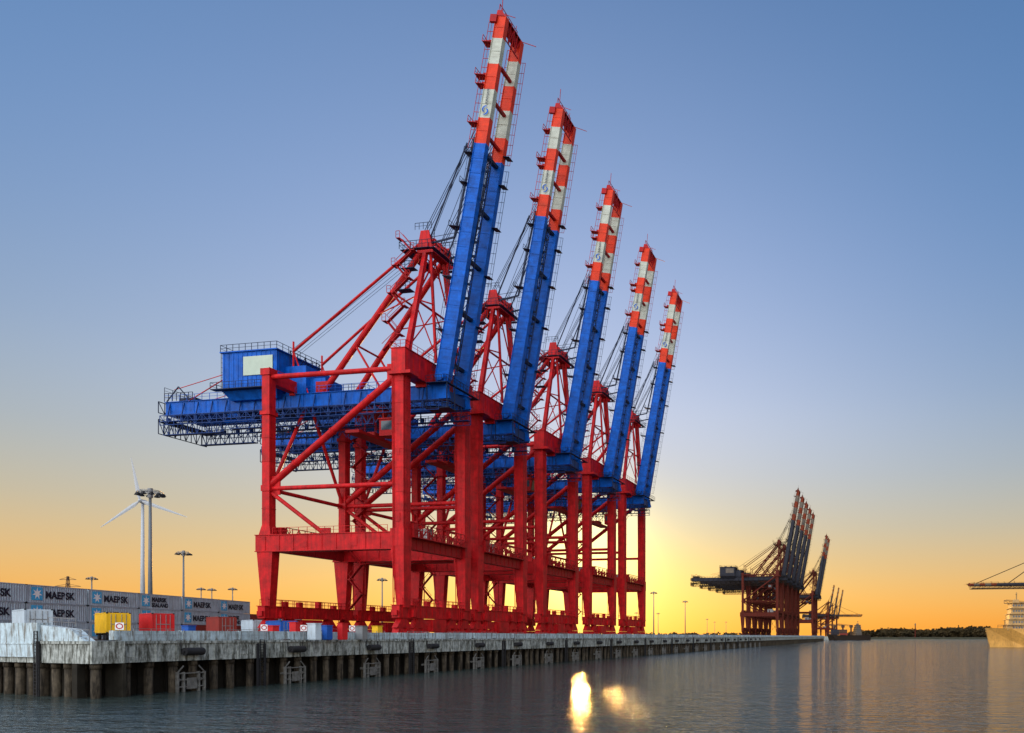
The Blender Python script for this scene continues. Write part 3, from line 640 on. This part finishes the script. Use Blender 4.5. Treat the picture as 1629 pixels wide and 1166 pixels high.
def cabinet(px,z,w,h,mat,label,name='electrical_cabinet',cat='cabinet'):
    X,Y=W(px,z); R=empty(name,(X,Y,DECK+.006),math.radians(75),label,cat)
    b=MB(); b.box(-.4,.4,-w/2,w/2,.1,h); b.box(-.48,.48,-w/2-.08,w/2+.08,h,h+.08); b.box(-.35,.35,-w/2+.05,w/2-.05,0,.1); b.obj('housing',[mat],R)
    b=MB(); b.box(.4,.43,-w/2+.08,-.03,.2,h-.1); b.obj('door',[mat],R)
    b=MB(); b.box(.4,.43,.03,w/2-.08,.2,h-.1); b.obj('door',[mat],R)
for px,z,w,h,m,l in ((500,98,1.6,2.1,CWHT,'white electrical cabinet on the quay'),(520,102,1.2,1.9,CBLU,'blue electrical cabinet on the quay'),(432,96,1.8,1.8,CRED,'red equipment cabinet on the quay'),(575,108,1.5,1.9,STEEL,'grey electrical cabinet on the quay'),(300,90,1.4,1.7,CBLU,'blue electrical cabinet on the quay'),(600,116,1.3,2.0,CYEL,'yellow equipment cabinet on the quay'),(545,103,1.0,2.2,CRED,'red equipment cabinet on the quay'),(470,100,1.3,2.3,CRED,'red equipment cabinet on the quay')):
    cabinet(px,z,w,h,m,l)
for px,z in ((483,95.5),(190,78),(420,91),(560,100)):
    X,Y=W(px,z); R=empty('warning_sign',(X,Y,DECK+.006),math.radians(50),'small white warning sign with red ring on a post','sign','warning signs on the quay')
    b=MB(); b.tube((0,0,0),(0,0,1.9),.04,6); b.obj('post',[STEEL],R)
    b=MB(); b.box(-.35,.35,-.05,-.03,1.15,1.9); b.mi=1
    n=20
    for i in range(n):
        a=2*math.pi*i/n;c=2*math.pi*(i+1)/n; b.add([(math.cos(t)*r,-.058,1.53+math.sin(t)*r) for t,r in ((a,.2),(a,.3),(c,.3),(c,.2))],[(0,1,2,3)])
    b.obj('plate',[WLET,CRED],R)

# ---------------------------------------------------------------- masts
def mast(h):
    R=empty('lamp_mast',(0,0,0)); b=MB(); b.tube((0,0,0),(0,0,h),.5,14,.26); b.tube((0,0,0),(0,0,.5),.75,14,.6); b.obj('pole',[MAST],R,smooth=True)
    b=MB(); n=20; r=2.3
    for rr,z in ((r,h),(r,h+.45),(r*.8,h+.75)):
        for i in range(n):
            a=2*math.pi*i/n;c=2*math.pi*(i+1)/n; b.tube((math.cos(a)*rr,math.sin(a)*rr,z),(math.cos(c)*rr,math.sin(c)*rr,z),.08,4,cap=False)
    for i in range(6):
        a=math.pi*i/3; b.tube((0,0,h+.9),(math.cos(a)*r,math.sin(a)*r,h+.2),.08,4)
    b.tube((0,0,h-.8),(0,0,h+1.3),.5,10); b.obj('crown_ring',[STEEL],R)
    lb=MB(); lb.hexa([(-.42,-.42,-.35),(.42,-.42,-.35),(.42,.42,-.35),(-.42,.42,-.35)],[(-.2,-.2,.2),(.2,-.2,.2),(.2,.2,.2),(-.2,.2,.2)]); lm=lb.mesh('floodlight',[DARK])
    for i in range(10):
        a=2*math.pi*i/10; mk('floodlight',lm,R,(math.cos(a)*r,math.sin(a)*r,h))
    return R
m0=None
gm='high-mast floodlights across the terminal'
for px,yt in ((239,784),(292,880),(146,920),(320,937),(370,937),(608,922),(1040,943),(1090,957),(1047,976),(1125,985),(1137,990),(1012,975),(1155,992),(337,938)):
    z=31.8*1200/(1012-yt); z=min(z,1700)
    X,Y=W(px,z)
    if m0 is None: m0=mast(32.0); m=m0; m.location=(X,Y,DECK)
    else: m=dup(m0,(X,Y,DECK),0)
    tag(m,'tall grey floodlight mast with a ring of lamps on top','lamp post',gm)
X,Y=W(227,560); T=empty('wind_turbine',(X,Y,DECK),math.radians(25),'slender white three-bladed wind turbine beyond the container yard','wind turbine')
b=MB(); b.tube((0,0,0),(0,0,99),1.7,20,.9); b.obj('tower',[TURB],T,smooth=True)
b=MB(); b.tube((0,3.5,100.4),(0,-3,100.4),1.7,14,1.4); b.obj('nacelle',[TURB],T)
b=MB(); b.tube((0,-3,100.4),(0,-4.2,100.4),1.3,14); b.tube((0,-4.2,100.4),(0,-5.4,100.4),1.3,14,.3); hub=b.obj('hub',[TURB],T)
for i in range(3):
    b=MB(); a=math.radians(100+120*i); dx,dz=math.cos(a),math.sin(a)
    st=[(1,.5,.5),(5,1.35,.35),(14,1.0,.22),(24,.6,.14),(32,.15,.05)]
    for (r0,w0,t0),(r1,w1,t1) in zip(st,st[1:]):
        q4=lambda r,w,t:[(dx*r-dz*w*u,-3.8+t*v,100.4+dz*r+dx*w*u) for u,v in ((-1,0),(0,-1),(1.1,0),(0,1))]
        b.hexa(q4(r0,w0,t0),q4(r1,w1,t1))
    b.obj('blade',[TURB],hub)
X,Y=W(108,900); P=empty('electricity_pylon',(X,Y,DECK),.3,'distant steel lattice electricity pylon beyond the yard','pylon')
b=MB(); hp=72
for sx,sy in ((1,1),(1,-1),(-1,1),(-1,-1)): b.tube((sx*5,sy*5,0),(sx*.6,sy*.6,hp),.35,4)
for i in range(10):
    f=i/10;g=(i+1)/10; w0=5-4.4*f;w1=5-4.4*g
    for s in (-1,1): b.tube((-w0,s*w0,f*hp),(w1,s*w1,g*hp),.22,4); b.tube((w0,s*w0,f*hp),(-w1,s*w1,g*hp),.22,4)
b.obj('lattice_tower',[BROWNC],P); b=MB()
for z,w in ((52,11),(60,14),(68,9)): b.tube((-w,0,z),(w,0,z),.35,4); b.tube((-w,0,z),(0,0,z+3),.25,4); b.tube((w,0,z),(0,0,z+3),.25,4)
b.obj('cross_arm',[BROWNC],P)

# ---------------------------------------------------------------- ships
def ship(loc,rz,L,Bm,F,hull,label,stack=True):
    R=empty('container_ship',loc,rz,label,'ship')
    b=MB(); st=[]; n=16
    for i in range(n+1):
        t=i/n; x=t*L; hb=Bm/2*min(1,(t*9)**.6+.25) * (1 if t<.85 else 1-.25*((t-.85)/.15)); zf=F+ (1.5*(1-t*6) if t<1/6 else 0); fl=.6+.35*min(1,t*4)
        off=-(1-min(1,t*8))*1.5
        st.append([(x+off,-hb,zf),(x,-hb*(.95 if t>.1 else fl),F*.35),(x+1.5*(t<.1),-hb*fl,-2),(x+1.5*(t<.1),hb*fl,-2),(x,hb*(.95 if t>.1 else fl),F*.35),(x+off,hb,zf)])
    vs=[p for s in st for p in s]; fs=[]
    for i in range(n):
        for j in range(5): a=i*6+j; fs.append((a,a+1,a+7,a+6))
        fs.append((i*6+5,i*6,i*6+6,i*6+11))
    fs.append(tuple(range(6))); fs.append(tuple(n*6+j for j in range(6))[::-1]); b.add(vs,fs); b.obj('hull',[hull],R)
    b=MB()
    b.rail((4,-Bm*.45,F+1.3),(L*.95,-Bm*.49,F+.2),1.5,4,.12)
    b.obj('deck_railing',[BROWNC],R)
    b=MB(); s=9 if stack else L*.62
    hs=3.0
    for lv in range(5): b.box(s+lv*.7,s+(14-lv*.5)*(1 if stack else .7),-Bm*.42+lv*.3,Bm*.42-lv*.3,F+lv*hs,F+lv*hs+hs-.2); b.box(s+lv*.7-.8,s+14*(1 if stack else .7),-Bm*.44,Bm*.44,F+lv*hs+hs-.2,F+lv*hs+hs)
    t5=F+5*hs
    b.box(s+4,s+7,-2,2,t5,t5+2); b.tube((s+6,0,t5+2),(s+6,0,t5+6),.3,6); b.tube((s+6,-3,t5+5),(s+6,3,t5+5),.2,5); sup=b.obj('superstructure',[GSUP if stack else HWHT],R)
    b=MB()
    for lv in range(5):
        for k in range(7 if stack else 4): b.box(s+3+k*1.4,s+3.8+k*1.4,-Bm*.42-.08+lv*.3,-Bm*.42+lv*.3,F+1.0+lv*hs,F+2.0+lv*hs)
    b.obj('window',[GLASS],sup)
    for k in range(3):
        b=MB(); x=L*(.15+.15*k) if stack else L*(.15+.2*k); b.tube((x,0,F),(x,0,F+13),1.3,10); b.box(x-2.2,x+2.2,-2,2,F+11,F+15); b.truss((x-2,0,F+13),(x-20,0,F+15),(0,0,1),1.6,3,.22); b.tube((x,0,F+15),(x-19,0,F+17),.12,4); b.obj('deck_crane',[BROWNC],R)
    b=MB(); mats=[CBRN,BROWNC,HBLU,CBRN,BEIGE]; 
    for k in range(int(L*.75/13)):
        x=L*.03+k*13
        if s-12<x<s+15: continue
        for j in range(int(Bm*.8/2.6)):
            for lv in range(random.randint(1,3)):
                b.mi=random.randrange(5); b.box(x,x+12.1,-Bm*.4+j*2.6,-Bm*.4+j*2.6+2.44,F+.3+lv*2.65,F+2.9+lv*2.65)
    o=b.obj('container_load',mats,R); o['kind']='stuff'; return R
X,Y=W(1572,420); ship((X,Y,0),math.radians(-12)+TH,190,24,9.2,BEIGE,'beige ship with deck cranes, moored, sunset gold painted in')
X,Y=W(1318,1100); ship((X,Y,0),math.radians(20),62,18,7.5,HNAV,'dark-hulled cargo ship moored at the far quay',False)

# ---------------------------------------------------------------- far bank and trees
b=MB(); pts=[]
for i in range(41):
    px=1338+i*14; z=1560-90*math.sin(i*.13)+i*4; X,Y=W(px,z); pts.append((X,Y))
back=[(W(1338+i*14,2900)) for i in range(41)]
vs=[];
for (x,y),(x2,y2) in zip(pts,back): vs+=[(x,y,-1),(x,y+6,3.5),(x2,y2,7)]
fs=[]
for i in range(40):
    a=i*3; fs+=[(a,a+3,a+4,a+1),(a+1,a+4,a+5,a+2)]
b.add(vs,fs); o=b.obj('far_bank',[LAND]); o['kind']='structure'
def clump(b,c,r,n):
    for _ in range(n):
        v=Vector((random.gauss(0,1),random.gauss(0,1),random.gauss(0,1))).normalized()*r*random.uniform(.5,1.05); v.z*=.85
        p=Vector(c)+v; s=r*random.uniform(.18,.34); a=Vector((random.uniform(-1,1),random.uniform(-1,1),random.uniform(-1,1))).normalized(); t=a.orthogonal().normalized()*s; u=a.cross(t)
        b.add([p-t,p+u,p+t,p-u*.8],[(0,1,2,3)])
b=MB()
for i in range(450):
    px=1340+random.random()*560; z=1600+random.random()*220; X,Y=W(px,z)
    g=1.35+ 1.2*math.exp(-((px-1545)/70)**2)+.8*math.exp(-((px-1420)/40)**2)
    r=random.uniform(4,7)*g*.8; clump(b,(X,Y,4+r*.9),r,60)
o=b.obj('distant_trees',[LEAF]); tag(o,'dark wooded strip of trees along the far river bank','trees',kind='stuff')
b=MB()
for i in range(260):
    px=560+random.random()*640; z=2100+random.random()*350; X,Y=W(px,z); r=random.uniform(5,8); clump(b,(X,Y,6+r*.6),r,45)
for i in range(120):
    px=-40+random.random()*460; z=1500+random.random()*350; X,Y=W(px,z); r=random.uniform(4,8); clump(b,(X,Y,6+r*.6),r,45)
o=b.obj('distant_trees',[LEAF]); tag(o,'low dark tree line beyond the container terminal','trees',kind='stuff')
X,Y=W(1456,1540); R=empty('river_beacon',(X,Y,2),0,'slim dark red navigation beacon on the far bank','beacon')
b=MB(); b.tube((0,0,0),(0,0,26),1.3,12,.9); b.obj('tower',[HRED],R); b=MB(); b.tube((0,0,26),(0,0,29),1.6,10,1.2); b.tube((0,0,29),(0,0,31),1.2,10,.1); b.obj('lantern',[HWHT],R)

# ---------------------------------------------------------------- light
sx,sy=(924-1200)/1200.0,1.0
sd=Vector((sx*CT-sy*ST, sx*ST+sy*CT,0)).normalized(); EL=math.radians(5.7)
SUN=Vector((sd.x*math.cos(EL),sd.y*math.cos(EL),math.sin(EL)))
sl=bpy.data.lights.new('sun','SUN'); sl.energy=3.0; sl.angle=math.radians(.6); sl.color=(1,.52,.14)
so=bpy.data.objects.new('sun',sl); col.objects.link(so); so.rotation_euler=SUN.to_track_quat('Z','Y').to_euler()
w=bpy.data.worlds.new('World'); sc.world=w; w.use_nodes=True; nt=w.node_tree; L=nt.links.new
bg=nt.nodes['Background']; 
tc=nd(nt,'ShaderNodeTexCoord'); nm=nd(nt,'ShaderNodeVectorMath',operation='NORMALIZE'); L(tc.outputs['Generated'],nm.inputs[0])
sep=nd(nt,'ShaderNodeSeparateXYZ'); L(nm.outputs[0],sep.inputs[0])
def s2l(c): return tuple(((x/255)/12.92 if x/255<=.04045 else ((x/255+.055)/1.055)**2.4) for x in c)+(1,)
rp=nd(nt,'ShaderNodeValToRGB'); cr=rp.color_ramp; cr.interpolation='B_SPLINE'
stops=[(0,(243,148,44)),(.04,(240,174,82)),(.085,(222,184,124)),(.14,(190,182,158)),(.21,(158,171,180)),(.30,(128,155,187)),(.42,(104,141,188)),(.54,(88,130,181)),(.68,(76,117,168)),(1,(55,98,155))]
cr.elements[0].position=0; cr.elements[0].color=s2l(stops[0][1]); cr.elements[1].position=1; cr.elements[1].color=s2l(stops[-1][1])
for p,c in stops[1:-1]:
    e_=cr.elements.new(p); e_.color=s2l(c)
L(sep.outputs['Z'],rp.inputs[0])
def dot(vec):
    d=nd(nt,'ShaderNodeVectorMath',operation='DOT_PRODUCT'); L(nm.outputs[0],d.inputs[0]); d.inputs[1].default_value=vec; return d
dt=dot(SUN)
mxd=nd(nt,'ShaderNodeMath',operation='MAXIMUM'); mxd.inputs[1].default_value=0; L(dt.outputs['Value'],mxd.inputs[0])
acc=rp.outputs[0]
def addc(prev,fac,c):
    s=nd(nt,'ShaderNodeVectorMath',operation='SCALE'); s.inputs[0].default_value=c; L(fac,s.inputs['Scale'])
    a=nd(nt,'ShaderNodeVectorMath',operation='ADD'); L(prev,a.inputs[0]); L(s.outputs[0],a.inputs[1]); return a.outputs[0]
hz=nd(nt,'ShaderNodeMapRange'); hz.interpolation_type='SMOOTHSTEP'; hz.inputs['From Min'].default_value=.08; hz.inputs['From Max'].default_value=.30; L(sep.outputs['Z'],hz.inputs['Value'])
lz=nd(nt,'ShaderNodeMapRange'); lz.interpolation_type='SMOOTHSTEP'; lz.inputs['From Min'].default_value=.02; lz.inputs['From Max'].default_value=.26; lz.inputs['To Min'].default_value=1; lz.inputs['To Max'].default_value=0; L(sep.outputs['Z'],lz.inputs['Value'])
for pw,c,mk_ in ((9,(.32,.29,.33),hz),(16,(.20,.14,.02),lz),(80,(.35,.32,.06),lz),(350,(1.0,.85,.32),None)):
    p=nd(nt,'ShaderNodeMath',operation='POWER'); p.inputs[1].default_value=pw; L(mxd.outputs[0],p.inputs[0]); f=p.outputs[0]
    if mk_:
        mm=nd(nt,'ShaderNodeMath',operation='MULTIPLY'); L(f,mm.inputs[0]); L(mk_.outputs[0],mm.inputs[1]); f=mm.outputs[0]
    acc=addc(acc,f,c)
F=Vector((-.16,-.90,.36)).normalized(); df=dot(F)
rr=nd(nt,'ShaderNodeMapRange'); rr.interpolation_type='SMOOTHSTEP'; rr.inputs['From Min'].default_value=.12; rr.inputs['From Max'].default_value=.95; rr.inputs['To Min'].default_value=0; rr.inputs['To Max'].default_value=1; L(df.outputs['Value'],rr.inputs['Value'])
acc=addc(acc,rr.outputs[0],(2.75,2.75,2.75))  # unseen fill glow added to the sky behind the camera, brightens camera-facing sides
sk=nd(nt,'ShaderNodeTexSky',sky_type='NISHITA'); sk.sun_disc=False; sk.sun_elevation=EL; sk.sun_rotation=math.atan2(SUN.x,SUN.y)
s=nd(nt,'ShaderNodeVectorMath',operation='SCALE'); L(sk.outputs[0],s.inputs[0]); s.inputs['Scale'].default_value=.006
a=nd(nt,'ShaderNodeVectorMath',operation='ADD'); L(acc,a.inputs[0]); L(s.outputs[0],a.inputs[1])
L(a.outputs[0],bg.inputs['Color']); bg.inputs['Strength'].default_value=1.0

# ---------------------------------------------------------------- camera
cd=bpy.data.cameras.new('camera'); cd.sensor_width=36; cd.sensor_fit='HORIZONTAL'; cd.lens=1200/1629*36
cd.shift_x=-385.5/1629; cd.shift_y=429/1629; cd.clip_start=.5; cd.clip_end=30000
co=bpy.data.objects.new('camera',cd); col.objects.link(co); co.location=(0,0,EYE); co.rotation_euler=(math.radians(90),0,TH)
sc.camera=co
sc.view_settings.view_transform='Standard'; sc.view_settings.look='None'; sc.view_settings.exposure=0
